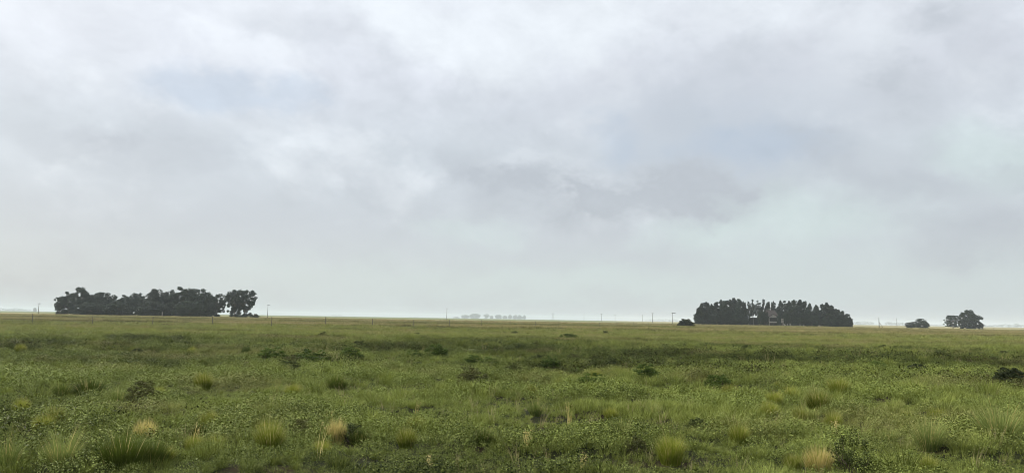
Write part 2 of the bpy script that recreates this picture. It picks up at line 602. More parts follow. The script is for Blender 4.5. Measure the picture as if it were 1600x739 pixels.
def leaves_quads(c, n, L, W, rng, fold=0.0):
    """pointed leaves: c centres (n,3), n leaf normals (n,3), lengths, widths -> diamonds"""
    k = len(c)
    rv = rng.normal(size=(k, 3))
    d = np.cross(n, rv)
    d /= np.linalg.norm(d, axis=1, keepdims=True) + 1e-9
    s = np.cross(n, d)
    L = L[:, None]
    W = W[:, None]
    tip = c + d * L * 0.5 - n * L * 0.10
    tail = c - d * L * 0.5 - n * L * 0.05
    l_ = c + s * W * 0.5 + n * W * fold
    r_ = c - s * W * 0.5 + n * W * fold
    return np.stack([tail, r_, tip, l_], 1)


def blades_quads(base, out, L, W, bend, rng, segs=3):
    """arching grass blades: base (k,3), out unit horizontal (k,3), bend 0..1.5 -> quads and along-blade parameter"""
    k = len(base)
    side = np.stack([-out[:, 1], out[:, 0], np.zeros(k)], 1)
    tw = rng.uniform(-0.9, 0.9, k)[:, None]
    side = side * np.cos(tw) + out * np.sin(tw)
    t0 = bend * 0.25
    Q, T = [], []
    pts = [base]
    for i in range(segs):
        th = (t0 + bend * 0.75 * (i + 0.5) / segs)[:, None]
        pts.append(pts[-1] + (out * np.sin(th) + np.array([0, 0, 1.0]) * np.cos(th)) * (L / segs)[:, None])
    for i in range(segs):
        wa = (W * (1 - (i / segs) ** 1.5) * 0.5)[:, None]
        wb = (W * max(0.06, 1 - ((i + 1) / segs) ** 1.5) * 0.5)[:, None]
        Q.append(np.stack([pts[i] - side * wa, pts[i] + side * wa, pts[i + 1] + side * wb, pts[i + 1] - side * wb], 1))
        T.append(np.repeat([[i / segs, i / segs, (i + 1) / segs, (i + 1) / segs]], k, 0))
    return np.concatenate(Q), np.concatenate(T)


def unit(a):
    return a / (np.linalg.norm(a, axis=-1, keepdims=True) + 1e-9)


def ring(k, rng):
    a = rng.uniform(0, 2 * math.pi, k)
    return np.stack([np.cos(a), np.sin(a), np.zeros(k)], 1)


def proto_weed(rng, stems=8, r=0.17, h=0.16, L0=0.017, L1=0.037, per=13):
    """a few leafy stems: leaves held near the stem tops"""
    st = ring(stems, rng) * (r * np.sqrt(rng.uniform(0, 1, stems)))[:, None]
    st[:, 2] = h * rng.uniform(0.45, 1.0, stems)
    n = stems * per
    o = ring(n, rng)
    c = np.repeat(st, per, 0) + o * rng.uniform(0.005, 0.055, n)[:, None]
    c[:, 2] -= rng.uniform(0, 0.07, n)
    nrm = unit(np.array([0, 0, 0.8]) + o * 0.7 + rng.normal(size=(n, 3)) * 0.5)
    L = rng.uniform(L0, L1, n)
    return leaves_quads(c, nrm, L, L * rng.uniform(0.30, 0.52, n), rng, 0.15), rng.uniform(0, 1, n)


def proto_mound(rng, n=300, r=0.25, h=0.24):
    d = unit(rng.normal(size=(n, 3)))
    d[:, 2] = np.abs(d[:, 2]) - 0.1
    c = d * np.array([r, r, h]) * rng.uniform(0.7, 1.05, n)[:, None]
    L = rng.uniform(0.015, 0.034, n)
    return leaves_quads(c, unit(d + [0, 0, 0.5] + rng.normal(size=(n, 3)) * 0.5), L, L * 0.5, rng, 0.15), rng.uniform(0, 1, n)


def proto_grass(rng, n=46, r=0.07, L0=0.10, L1=0.26, W=0.006, bend=1.0):
    o = ring(n, rng)
    base = o * (r * np.sqrt(rng.uniform(0, 1, n)))[:, None]
    base[:, 2] = -0.01
    o2 = unit(o + ring(n, rng) * 0.7)
    Q, T = blades_quads(base, o2, rng.uniform(L0, L1, n), np.full(n, W), rng.uniform(0.2, 1.0, n) * bend, rng, 2)
    rb = np.tile(rng.uniform(0, 1, n), 2)
    return Q, rb


def proto_under(rng, n=70, r=0.2, h=0.26):
    d = unit(rng.normal(size=(n, 3)) * [1, 1, 0.7])
    d[:, 2] = np.abs(d[:, 2])
    c = d * np.array([r, r, h]) * rng.uniform(0.35, 1.0, n)[:, None] ** 0.6
    L = rng.uniform(0.022, 0.05, n)
    return leaves_quads(c, unit(d + rng.normal(size=(n, 3)) * 0.6), L, L * 0.4, rng, 0.1), rng.uniform(0, 1, n)


def proto_clump(rng):
    """a rough little clump of grass with leaves sticking out every way"""
    n = 170
    o = ring(n, rng)
    rr = 0.13 * np.sqrt(rng.uniform(0, 1, n))
    base = o * rr[:, None]
    base[:, 2] = -0.01
    Q, T = blades_quads(base, unit(o + ring(n, rng) * 0.5), rng.uniform(0.13, 0.33, n), np.full(n, 0.007), np.clip(rr / 0.13 * 0.8 + rng.uniform(0, 0.4, n), 0, 1.2), rng, 3)
    return Q, np.clip(np.tile(rng.uniform(0, 0.6, n), 3)[:, None] + 0.4 * T, 0, 1)


def scatter(name, protos, mat, pts, rot, scl, label=None):
    """one object of kind stuff: points that carry copies of small plants"""
    srcs = []
    for k, (Q, rn) in enumerate(protos):
        srcs.append(bpy.data.objects.new(name + '_source', quads_mesh(name + '_plant', Q, rn, mat)))
    me = bpy.data.meshes.new(name)
    n = len(pts)
    me.vertices.add(n)
    me.vertices.foreach_set('co', pts.reshape(-1).astype(np.float32))
    for nm, ty, key, val in (('rot', 'FLOAT_VECTOR', 'vector', rot), ('scl', 'FLOAT_VECTOR', 'vector', scl),
                             ('dry', 'FLOAT', 'value', dryness(pts[:, 0], pts[:, 1])), ('tone', 'FLOAT', 'value', tone(pts[:, 0], pts[:, 1])),
                             ('pick', 'INT', 'value', RNG.randint(0, len(protos), n))):
        a = me.attributes.new(nm, ty, 'POINT')
        a.data.foreach_set(key, np.asarray(val).reshape(-1).astype(np.int32 if ty == 'INT' else np.float32))
    me.update()
    o = link(name, me)
    tag(o, kind='stuff')
    ng = bpy.data.node_groups.new(name + '_nodes', 'GeometryNodeTree')
    ng.interface.new_socket('Geometry', in_out='INPUT', socket_type='NodeSocketGeometry')
    ng.interface.new_socket('Geometry', in_out='OUTPUT', socket_type='NodeSocketGeometry')
    N = ng.nodes.new
    gi, go = N('NodeGroupInput'), N('NodeGroupOutput')
    iop = N('GeometryNodeInstanceOnPoints')
    jn = N('GeometryNodeJoinGeometry')
    for sObj in srcs:
        io = N('GeometryNodeObjectInfo')
        io.inputs['Object'].default_value = sObj
        io.inputs['As Instance'].default_value = False
        gti = N('GeometryNodeGeometryToInstance')
        ng.links.new(io.outputs['Geometry'], gti.inputs[0])
        ng.links.new(gti.outputs[0], jn.inputs[0])
    ng.links.new(gi.outputs[0], iop.inputs['Points'])
    ng.links.new(jn.outputs[0], iop.inputs['Instance'])
    iop.inputs['Pick Instance'].default_value = True

    def named(nm, ty):
        q = N('GeometryNodeInputNamedAttribute')
        q.data_type = ty
        q.inputs['Name'].default_value = nm
        return next(s for s in q.outputs if s.name == 'Attribute' and s.enabled)
    ng.links.new(named('pick', 'INT'), iop.inputs['Instance Index'])
    ng.links.new(named('rot', 'FLOAT_VECTOR'), iop.inputs['Rotation'])
    ng.links.new(named('scl', 'FLOAT_VECTOR'), iop.inputs['Scale'])
    ng.links.new(iop.outputs[0], go.inputs[0])
    md = o.modifiers.new('plants', 'NODES')
    md.node_group = ng
    return o


def wedge(r0, r1, per_m2, half=47.0):
    """random points of the pasture inside a wide wedge before the camera"""
    th = R(half)
    area = th * (r1 * r1 - r0 * r0)
    n = int(area * per_m2)
    r = np.sqrt(RNG.uniform(r0 * r0, r1 * r1, n))
    a = RNG.uniform(-th, th, n)
    return r * np.sin(a), r * np.cos(a)


def fields(x, y):
    """growth noise shared by all ground cover"""
    lush = 0.75 * bump_n(x, y) + 0.6 * fbm(x / 3.1 + 3, y / 2.6 + 7, 3)
    bare = fbm(x / 2.3 + 60, y / 1.5 + 33, 3)
    scrub = fbm(x / 7.5 + 21, y / 4.2 + 44, 4)
    grassy = fbm(x / 5.2 + 71, y / 4.0 + 14, 4)
    return lush, bare, scrub, grassy


def cover(layers, kind):
    P_, S_ = [], []
    for r0, r1, dens, s0, zf in layers:
        x, y = wedge(r0, r1, dens)
        lush, bare, scrub, grassy = fields(x, y)
        u = RNG.uniform(-1, 1, len(x))
        if kind == 'weeds':
            keep = (bare > -0.58 + 0.06 * u) & (grassy < 0.12 + 0.32 * u) 
            s = s0 * (1.0 + 1.5 * lush)
        elif kind == 'grass':
            keep = (bare > -0.60 + 0.08 * u) & (grassy > -0.16 + 0.35 * u)
            s = s0 * (1.0 + 1.3 * lush)
        elif kind == 'clumps':
            keep = fbm(x / 4.1 + 15, y / 3.3 + 81, 3) > 0.0 + 0.3 * u
            s = s0 * (1.0 + 0.6 * lush)
        elif kind == 'undergrowth':
            keep = scrub > 0.06 + 0.10 * sm(25, 45, y) + 0.16 * u
            s = s0 * (0.9 + 0.9 * np.clip(scrub - 0.1, 0, 1))
        else:
            keep = (grassy > 0.05 + 0.35 * u)
            s = s0 * (1.0 + 0.3 * lush)
        s = np.clip(s, 0.55 * s0, 2.0 * s0) * np.exp(RNG.normal(0, 0.28, len(x)))
        s = np.clip(s, 0.45 * s0, (1.6 if kind == 'weeds' else 1.8) * s0)
        for (qx, qy, qr) in TAKEN:
            keep &= ((x - qx) ** 2 + (y - qy) ** 2) > qr * qr
        x, y, s = x[keep], y[keep], s[keep]
        P_.append(np.stack([x, y, hgt(x, y) - 0.005], 1))
        S_.append(np.stack([s, s, s * zf], 1))
    Pn, Sn = np.concatenate(P_), np.concatenate(S_)
    rot = np.stack([RNG.normal(0, 0.10, len(Pn)), RNG.normal(0, 0.10, len(Pn)), RNG.uniform(0, 6.283, len(Pn))], 1)
    return Pn, rot, Sn


# ------------------------------------------------------------------ trees
def crown_quads(puffs, per, size, rng, flat=0.8):
    """leaf clumps spread over the outside of many small puffs; puffs (n,4): centre and radius"""
    n = len(puffs)
    k = n * per
    c0 = np.repeat(puffs[:, :3], per, 0)
    r0 = np.repeat(puffs[:, 3], per)
    d = unit(rng.normal(size=(k, 3)))
    rr = r0 * rng.uniform(0.25, 1.0, k) ** 0.45 * rng.uniform(0.85, 1.18, k)
    c = c0 + d * rr[:, None] * [1, 1, flat]
    nr = unit(d + rng.normal(size=(k, 3)) * 0.7 + [0, 0, 0.35])
    L = size * rng.uniform(0.6, 1.5, k)
    rnd = np.clip(np.repeat(rng.uniform(0.1, 0.9, n), per) + rng.normal(0, 0.18, k), 0, 1)
    return leaves_quads(c, nr, L, L * rng.uniform(0.45, 0.75, k), rng, 0.1), rnd


def limb(mb, p0, p1, r0, r1, rng, sag=0.06):
    p0, p1 = np.asarray(p0, float), np.asarray(p1, float)
    L = np.linalg.norm(p1 - p0)
    pts = [p0 + (p1 - p0) * t + rng.normal(size=3) * L * sag * (t * (1 - t) * 4) for t in np.linspace(0, 1, 5)]
    mb.tube(pts, np.linspace(r0, r1, 5), 6)


def tree_proto(style, seed):
    """unit tree: height 1, crown width about 1 (scaled when placed). returns trunk mesh, crown mesh"""
    rng = np.random.RandomState(seed)
    puffs = []
    if style == 'broad':
        n = 130
        while len(puffs) < n:
            p = rng.uniform([-0.5, -0.5, 0.05], [0.5, 0.5, 0.97])
            prof = 0.50 * (math.sqrt(max(0.02, 1 - ((p[2] - 0.50) / 0.50) ** 2)) if p[2] > 0.5 else 0.86 + 0.28 * p[2])
            if math.hypot(p[0], p[1]) < prof - 0.03:
                puffs.append((*p, rng.uniform(0.06, 0.125)))
        size, per, flat, mat = 0.045, 105, 0.85, M_tree
    elif style == 'open':                       # crown with sky gaps, bare lower limbs
        n = 90
        while len(puffs) < n:
            p = rng.uniform([-0.5, -0.5, 0.24], [0.5, 0.5, 0.95])
            prof = 0.50 * math.sqrt(max(0.02, 1 - ((p[2] - 0.66) / 0.42) ** 2))
            if prof * 0.25 < math.hypot(p[0], p[1]) < prof:
                puffs.append((*p, rng.uniform(0.05, 0.12)))
        for k in range(34):
            puffs.append((rng.uniform(-0.30, 0.30), rng.uniform(-0.30, 0.30), rng.uniform(0.04, 0.60), rng.uniform(0.07, 0.11)))
        size, per, flat, mat = 0.044, 105, 0.85, M_tree
    elif style == 'upright':                    # tall narrow crown with pointed tips
        n = 120
        tips = [(rng.uniform(-0.22, 0.22), rng.uniform(-0.22, 0.22), rng.uniform(0.82, 0.97)) for _ in range(3)] + [(0.02, 0.0, 0.97)]
        while len(puffs) < n:
            p = rng.uniform([-0.5, -0.5, 0.06], [0.5, 0.5, 0.93])
            prof = 0.47 * min(1.0, (1.03 - p[2]) / 0.50) ** 0.75 * (0.82 + 0.18 * min(1, p[2] / 0.25))
            if math.hypot(p[0], p[1]) < prof:
                puffs.append((*p, rng.uniform(0.10, 0.19) * (0.8 if p[2] > 0.75 else 1.0)))
        for tx, ty, tz in tips:
            for k in range(3):
                puffs.append((tx, ty, tz - 0.035 - 0.04 * k, 0.085 + 0.03 * k))
        size, per, flat, mat = 0.070, 85, 1.0, M_gum
    elif style == 'sparse':                     # thin gum tree, high crown, gaps
        n = 50
        while len(puffs) < n:
            p = rng.uniform([-0.5, -0.5, 0.40], [0.5, 0.5, 0.95])
            prof = 0.45 * min(1.0, (1.04 - p[2]) / 0.42) ** 0.8
            if math.hypot(p[0], p[1]) < prof:
                puffs.append((*p, rng.uniform(0.08, 0.17)))
        size, per, flat, mat = 0.08, 60, 1.0, M_gum
    elif style == 'layered':                    # tiers of level boughs with ragged ends
        for z in np.linspace(0.16, 0.92, 8):
            reach = 0.52 * (1 - ((z - 0.2) / 0.86) ** 2) ** 0.5 if z > 0.2 else 0.48
            for k in range(9):
                a = rng.uniform(0, 6.283)
                for t in (0.35, 0.65, 0.95):
                    rr = reach * t * rng.uniform(0.85, 1.1)
                    puffs.append((math.cos(a) * rr, math.sin(a) * rr, z + rng.uniform(-0.03, 0.03) + 0.03 * t, rng.uniform(0.04, 0.075) * (1.2 - 0.4 * t)))
        size, per, flat, mat = 0.052, 32, 0.5, M_tree
    else:                                       # 'dome': dense twin-topped round head down to the ground
        n = 100
        while len(puffs) < n:
            p = rng.uniform([-0.5, -0.5, 0.05], [0.5, 0.5, 0.95])
            prof = 0.5 * (1 if p[2] < 0.45 else math.sqrt(max(0.02, 1 - ((p[2] - 0.45) / 0.56) ** 2) ) )
            if math.hypot(p[0], p[1]) < prof - 0.04:
                puffs.append((*p, rng.uniform(0.07, 0.11)))
        size, per, flat, mat = 0.060, 70, 0.85, M_tree
    puffs = np.array(puffs)
    asp = {'upright': 2.5, 'sparse': 2.8, 'broad': 1.25, 'open': 1.3}.get(style, 0.85)       # the usual height : width of the kind
    pq = puffs.copy()
    pq[:, 2] *= asp
    Q, rnd = crown_quads(pq, per, size, rng, flat)
    Q[..., 2] /= asp
    crown = quads_mesh('crown', Q, rnd, mat)
    mb = MB()
    lean = rng.normal(0, 0.015, 2)
    top = 0.80 if style in ('upright', 'sparse') else 0.60
    mb.tube([(0, 0, -0.02), (lean[0] * 0.4, lean[1] * 0.4, 0.10), (lean[0], lean[1], 0.30), (lean[0] * 1.4, lean[1] * 1.4, top)], [0.032, 0.025, 0.021, 0.006], 8)
    order = rng.permutation(len(puffs))[:18]
    for i in order:
        c = puffs[i, :3]
        z0 = max(0.10, min(top, c[2] * 0.62))
        limb(mb, (lean[0] * z0 * 2, lean[1] * z0 * 2, z0), c, 0.011, 0.003, rng)
    trunk = mb.mesh('trunk', M_bark, True)
    return trunk, crown


STY = {}
for style, seeds in (('broad', (1, 2, 3, 4, 5)), ('open', (11, 12, 13)), ('upright', (21, 22, 23, 24, 25)), ('sparse', (31, 32, 33)), ('layered', (41, 42)), ('dome', (51,))):
    STY[style] = [tree_proto(style, s) for s in seeds]
_cnt = {}


def tree(name, style, x, topy, wpx, depth, label, group=None, sink=0.0, rust=False):
    X, Y, Z = at(x, depth)
    hh = above(x, topy, depth) - Z
    w = wpx / F * depth
    k = _cnt.get(style, 0)
    _cnt[style] = k + 1
    tm, cm = STY[style][k % len(STY[style])]
    t = thing(name, label, 'tree', (X, Y, Z - sink), random.uniform(0, 6.28), group, (w, w, hh))
    link('trunk', tm, t)
    link('crown', cm, t)
    return t


# the broad grove beyond the fence
GL = 'dense dark broad crown in the middle of the long round-topped grove'
GG = 'trees of the long round-topped grove'
grove = [
    (93, 464, 17, 372, 'open', 'thin ragged small tree with a bare foot ending the round-topped grove, towards the pole'),
    (106, 455.5, 32, 376, 'broad', None), (125, 448, 36, 366, 'broad', 'peaked highest crown near the pole end of the round-topped grove'),
    (142, 456, 34, 374, 'broad', None), (160, 456.5, 32, 368, 'broad', None), (178, 460.5, 34, 372, 'broad', None), (196, 460.5, 32, 378, 'broad', None),
    (212, 457, 26, 380, 'broad', 'small knob-topped crown rising over the low middle of the round-topped grove'), (230, 459, 32, 372, 'broad', None),
    (243, 451.5, 34, 366, 'broad', None), (262, 452.5, 32, 370, 'broad', None), (284, 448, 46, 364, 'broad', 'widest tall flat-topped crown of the round-topped grove'),
    (306, 450, 40, 370, 'broad', None), (322, 455, 34, 374, 'broad', None), (339, 459, 24, 366, 'open', 'gappy end tree of the round-topped grove facing the separate tree'),
    (296, 470, 44, 352, 'broad', 'low dark rounded tree standing in front of the wide flat-topped crown'),
    (185, 470, 46, 354, 'broad', 'low spreading tree in front of the sagging middle of the long grove'), (140, 472, 48, 352, 'broad', None),
    (240, 470, 46, 354, 'broad', None)]
for x, ty, w, d, st, lab in grove:
    tree('broadleaf_tree', st, x, ty, w, d, lab or GL, GG)
tree('broadleaf_tree', 'open', 366, 452.5, 30, 362, 'gappy dark tree standing apart from the grove, slimmer crown of its pair')
tree('broadleaf_tree', 'open', 382, 452, 32, 360, 'gappy dark tree standing apart from the grove, crown overhanging towards the tall pole')
# the gum plantation round the house
PG = 'trees of the tall grove round the house'
PL = 'tall narrow gum tree in the dense part of the grove round the house'
gum = [(1092, 479, 15), (1097, 472, 16), (1104, 470, 18), (1112, 473.5, 14), (1119, 470.5, 18), (1127, 466.5, 18), (1134, 468, 18), (1141, 466, 18), (1148, 464, 20), (1156, 465.5, 18),
       (1162, 469, 12), (1234, 468.5, 16), (1241, 466.5, 16), (1250, 466.5, 18), (1257, 469, 18), (1266, 472.5, 18), (1276, 475, 16), (1286, 473, 15), (1293, 471, 18), (1300, 475.5, 18),
       (1307, 481, 18), (1317, 484.5, 18), (1324, 489, 14), (1328.5, 494.5, 8)]
gl = {1092: 'low outermost gum tree beside the round dark bush by the house grove', 1148: 'tallest gum tree, double pointed, in the block between bush and shed',
      1328.5: 'lowest slim gum tree closing the stepped end of the house grove', 1293: 'pointed gum tree sticking out of the descending end of the house grove'}
for i, (x, ty, w) in enumerate(gum):
    tree('gum_tree', 'upright', x, ty, w, 424 + (i % 3) * 9 - 9, gl.get(x, PL), PG)
for i, (x, ty, w, st) in enumerate([(1171, 469, 11, 'sparse'), (1177, 467, 10, 'sparse'), (1185, 467, 13, 'sparse'), (1194, 465, 10, 'sparse'), (1201, 470, 12, 'upright'), (1209, 469, 12, 'upright'),
                                    (1220, 467.5, 13, 'upright'), (1227, 469, 13, 'sparse'), (1233, 470, 13, 'sparse')]):
    lab = {1185: 'thin gappy gum tree rising behind the open shed', 1194: 'tall slim gum tree with a pointed head between shed and house',
           1209: 'gum tree rising straight behind the red roof of the house'}.get(x, 'thin gum tree showing sky gaps behind the house and shed')
    tree('gum_tree', st, x, ty, w, 448 + (i % 2) * 8, lab, PG)
for x, ty, w, d in ((1195, 483.5, 12, 412), (1188, 487, 9, 417), (1217, 487, 7, 415), (1228, 488, 12, 420), (1246, 487, 22, 414), (1268, 489, 24, 413), (1165, 487, 14, 420), (1150, 488, 26, 412), (1120, 488, 28, 412), (1295, 489, 24, 414), (1312, 491, 20, 414)):
    lab = {1195: 'small dark tree in front of the house between shed and gabled porch', 1217: 'slim dark tree between the gabled porch and the narrow grey outbuilding', 1188: 'slim dark tree before the shed side of the red roof', 1228: 'low dark tree beside the narrow grey outbuilding'}.get(x, 'low dark understorey tree along the front edge of the house grove')
    tree('understorey_tree', 'broad', x, ty, w, d, lab, PG)
# lone trees to the side
tree('lone_tree', 'broad', 1439, 497.5, 17, 500, 'small ragged tree, taller of the two low ones beyond the leaning pole')
tree('lone_tree', 'broad', 1424, 502.5, 19, 500, 'low spreading bushy tree touching the small ragged one, on the pole side')
tree('lone_tree', 'broad', 1447, 503.5, 10, 502, 'lowest side clump of the small ragged tree pair')
tree('lone_tree', 'layered', 1489, 492.5, 25, 508, 'layered grey-green tree with ragged boughs leaning on the big round tree')
tree('lone_tree', 'dome', 1517, 484.5, 34, 505, 'big dense round-headed dark tree standing alone beside the layered one')
# faint trees far off in the mist
for x, ty, w, st, lab in ((713, 494.5, 11, 'broad', 'lowest faint misty clump at one end of the far row'), (727, 490.8, 13, 'broad', 'faint rounded misty tree beside the widest far one'),
                          (742, 489.4, 18, 'broad', 'widest faint misty tree of the far row'), (760, 490, 9, 'open', 'faint misty tree with gaps on both sides in the far row'),
                          (768, 492.2, 6, 'broad', 'smallest faint misty tree of the far row, low and narrow'), (779, 490.6, 11, 'broad', 'flat-topped faint misty tree in the far row'),
                          (789, 492.2, 8, 'broad', 'low faint misty tree joined to the flat-topped one'), (797, 490.2, 6, 'upright', 'slim upright faint misty tree in the far row'),
                          (805, 491.4, 8, 'upright', 'faint misty upright tree after the slim one'), (812, 491.3, 8, 'upright', 'faint misty upright tree, second from the end of the far row'),
                          (819, 491.2, 6, 'upright', 'last slim faint misty tree closing the far row')):
    tree('distant_tree', st, x, ty + 0.4, w, 5000, lab, 'faint misty trees in the far row')
tree('distant_tree', 'broad', 54.5, 480.3, 5, 3600, 'single faint misty tree standing beside the short pole near the horizon')


def far_wood(x0, x1, top, depth, n, seed):
    """a wood so far off that it reads as one mass"""
    rng = np.random.RandomState(seed)
    Qs, rs = [], []
    ctr = at((x0 + x1) / 2, depth)
    for i in range(n):
        x = x0 + (x1 - x0) * (i + rng.uniform(0.2, 0.8)) / n
        dd = depth + rng.uniform(-60, 60)
        X, Y, Z = at(x, dd)
        e = min(i + 1, n - i) / (n * 0.25)
        h_ = (above(x, top, dd) - Z) * rng.uniform(0.7, 1.08) * min(1, 0.55 + 0.45 * e)
        w = (x1 - x0) / n / F * dd * rng.uniform(1.2, 2.0)
        pf = np.stack([rng.uniform(-0.4, 0.4, 16), rng.uniform(-0.4, 0.4, 16), rng.uniform(0.12, 0.88, 16), rng.uniform(0.10, 0.16, 16)], 1)
        Q, r_ = crown_quads(pf, 34, 0.07, rng)
        Qs.append(Q * [w, w, h_] + [X - ctr[0], Y - ctr[1], Z - ctr[2]])
        rs.append(r_)
    o = link('woods', quads_mesh('woods', np.concatenate(Qs), np.concatenate(rs), M_tree))
    o.location = ctr
    tag(o, kind='stuff')


far_wood(-40, 47, 480.8, 4300, 14, 1)
far_wood(518, 536, 491.6, 6300, 5, 2)
far_wood(1008, 1060, 497.8, 6500, 12, 3)
far_wood(1334, 1366, 501.0, 4600, 9, 4)
far_wood(1384, 1396, 501.4, 4300, 3, 5)
far_wood(1396, 1416, 503.0, 4600, 6, 6)
far_wood(1452, 1476, 506.0, 5200, 6, 7)
far_wood(1534, 1660, 505.8, 4400, 24, 8)
far_wood(640, 652, 494.2, 6800, 3, 9)
far_wood(1585, 1590, 503.6, 4300, 1, 10)

# ------------------------------------------------------------------ house, shed and outbuilding in the grove
HX, HY, HZ = at(1203, 425)


def bpart(name, mat, parent, *boxes):
    mb = MB()
    for b_ in boxes:
        mb.box(*b_)
    return link(name, mb.mesh(name, mat), parent)


face = math.atan2(-HX, HY)
ho = thing('house', 'pale two-storey house with red hipped roof and gabled porch among the gum trees', 'house', (HX, HY, HZ), face)
bpart('wall', M_wall, ho, (-5.4, 4.9, 0, 8, -0.3, 5.2))
mb = MB()
mb.add([(-5.9, -0.5, 5.2), (5.4, -0.5, 5.2), (5.4, 8.5, 5.2), (-5.9, 8.5, 5.2), (-2.4, 4, 9.2), (2.6, 4, 9.2), (-5.9, -0.5, 5.0), (5.4, -0.5, 5.0), (5.4, 8.5, 5.0), (-5.9, 8.5, 5.0)],
       [(0, 1, 5, 4), (1, 2, 5), (2, 3, 4, 5), (3, 0, 4), (0, 6, 7, 1), (1, 7, 8, 2), (2, 8, 9, 3), (3, 9, 6, 0), (9, 8, 7, 6)])
rf = link('roof', mb.mesh('roof', M_tile), ho)
bpart('chimney', M_conc, rf, (0.1, 0.7, 4.6, 5.2, 7.9, 10.1))
po = bpart('porch', M_wall, ho, (-0.5, 4.3, -2.6, -0.003, 1.75, 1.95))
for cx in (-0.5, 4.02):
    bpart('column', M_white, po, (cx, cx + 0.28, -2.62, -2.34, -0.3, 5.0))
bpart('parapet', M_white, po, (-0.22, 4.02, -2.60, -2.42, 1.953, 2.75))
bpart('opening_shade', M_dark, po, (-0.1, 3.9, -0.05, -0.006, -0.2, 1.74), (-0.1, 3.9, -0.05, -0.006, 1.96, 4.6))  # dark panels on the wall, their colour stands for the porch shade
mb = MB()
mb.add([(-0.6, -2.66, 5.0), (4.4, -2.66, 5.0), (1.9, -2.66, 6.75), (-0.6, -0.003, 5.0), (4.4, -0.003, 5.0), (1.9, -0.003, 6.75)], [(0, 1, 2), (3, 5, 4), (0, 3, 4, 1)])
link('gable', mb.mesh('gable', M_white), po)
mb = MB()
for sgn in (-1, 1):
    x0, x1 = 1.9, 1.9 + sgn * 2.9
    vs = [(x0, -2.95, 6.80), (x1, -2.95, 4.78), (x1, -0.51, 4.78), (x0, 0.6, 6.80), (x0, -2.95, 6.95), (x1, -2.95, 4.93), (x1, -0.51, 4.93), (x0, 0.6, 6.95)]
    mb.add(vs, [(0, 1, 2, 3), (7, 6, 5, 4), (0, 4, 5, 1), (1, 5, 6, 2), (3, 2, 6, 7), (0, 3, 7, 4)])
link('porch_roof', mb.mesh('porch_roof', M_tile), po)
for wx, wz in ((-4.4, 3.0), (-2.6, 3.0), (-4.4, 0.8)):
    wf = bpart('window', M_white, ho, (wx - 0.08, wx + 1.18, -0.06, -0.003, wz - 0.12, wz), (wx - 0.08, wx + 1.18, -0.06, -0.003, wz + 1.3, wz + 1.38),
               (wx - 0.08, wx, -0.06, -0.003, wz + 0.002, wz + 1.298), (wx + 1.1, wx + 1.18, -0.06, -0.003, wz + 0.002, wz + 1.298))
    bpart('pane', M_dark, wf, (wx + 0.002, wx + 1.098, -0.03, -0.003, wz + 0.002, wz + 1.298))
bpart('balcony', M_white, ho, (-4.6, -1.9, -0.9, -0.065, 2.0, 2.62))
dr = bpart('door', M_wood, ho, (-2.4, -1.4, -0.05, -0.003, -0.2, 1.9))
SX, SY, SZ = at(1177, 421)
sh = thing('shed', 'open-fronted dark shed with a pale flat roof edge beside the house', 'shed', (SX, SY, SZ), math.atan2(-SX, SY))
bpart('roof', M_grey, sh, (-2.8, 2.8, -0.4, 4.2, 4.55, 4.85))
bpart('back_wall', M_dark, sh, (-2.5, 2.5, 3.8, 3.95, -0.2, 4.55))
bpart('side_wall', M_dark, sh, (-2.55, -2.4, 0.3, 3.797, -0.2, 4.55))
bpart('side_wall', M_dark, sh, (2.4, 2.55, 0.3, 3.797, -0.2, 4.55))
for px_ in (-2.55, -0.1, 2.4):
    bpart('post', M_grey, sh, (px_, px_ + 0.16, -0.1, 0.06, -0.2, 4.55))
OX, OY, OZ = at(1221.5, 420)
ob = thing('outbuilding', 'narrow grey outbuilding with a pale cap standing close to the gabled porch', 'outbuilding', (OX, OY, OZ), math.atan2(-OX, OY))
bpart('wall', M_conc, ob, (-1.0, 1.0, 0, 2.2, -0.2, 4.2))
bpart('roof', M_white, ob, (-1.2, 1.2, -0.2, 2.4, 4.203, 4.45))
bpart('door', M_wood, ob, (-0.45, 0.45, -0.05, -0.003, -0.2, 1.95))

# short pale posts along the front of the groves
pm = MB().box(-0.16, 0.16, -0.16, 0.16, -0.2, 1.0)
pm.add([(-0.16, -0.16, 1.0), (0.16, -0.16, 1.0), (0.16, 0.16, 1.0), (-0.16, 0.16, 1.0), (0, 0, 1.12)], [(0, 1, 4), (1, 2, 4), (2, 3, 4), (3, 0, 4)])
pmesh = pm.mesh('pale_post', M_white)
for x, d, hh in ((1226, 404, 1.3), (1230, 404, 1.4), (1234.5, 404, 1.7), (1250, 404, 1.3), (1255, 404, 0.9), (1281, 404, 1.0), (1121, 404, 0.7)):
    X, Y, Z = at(x, d)
    o = link('pale_post', pmesh)
    o.location = (X, Y, Z)
    o.scale = (1, 1, hh)
    tag(o, 'short pale post along the foot of the house grove', 'post', 'pale posts before the house grove')
X, Y, Z = at(253.5, 346)
o = link('pale_post', pmesh)
o.location = (X, Y, Z)
o.scale = (0.8, 0.8, 2.2)
tag(o, 'slim pale post against the dark foot of the long round-topped grove', 'post')

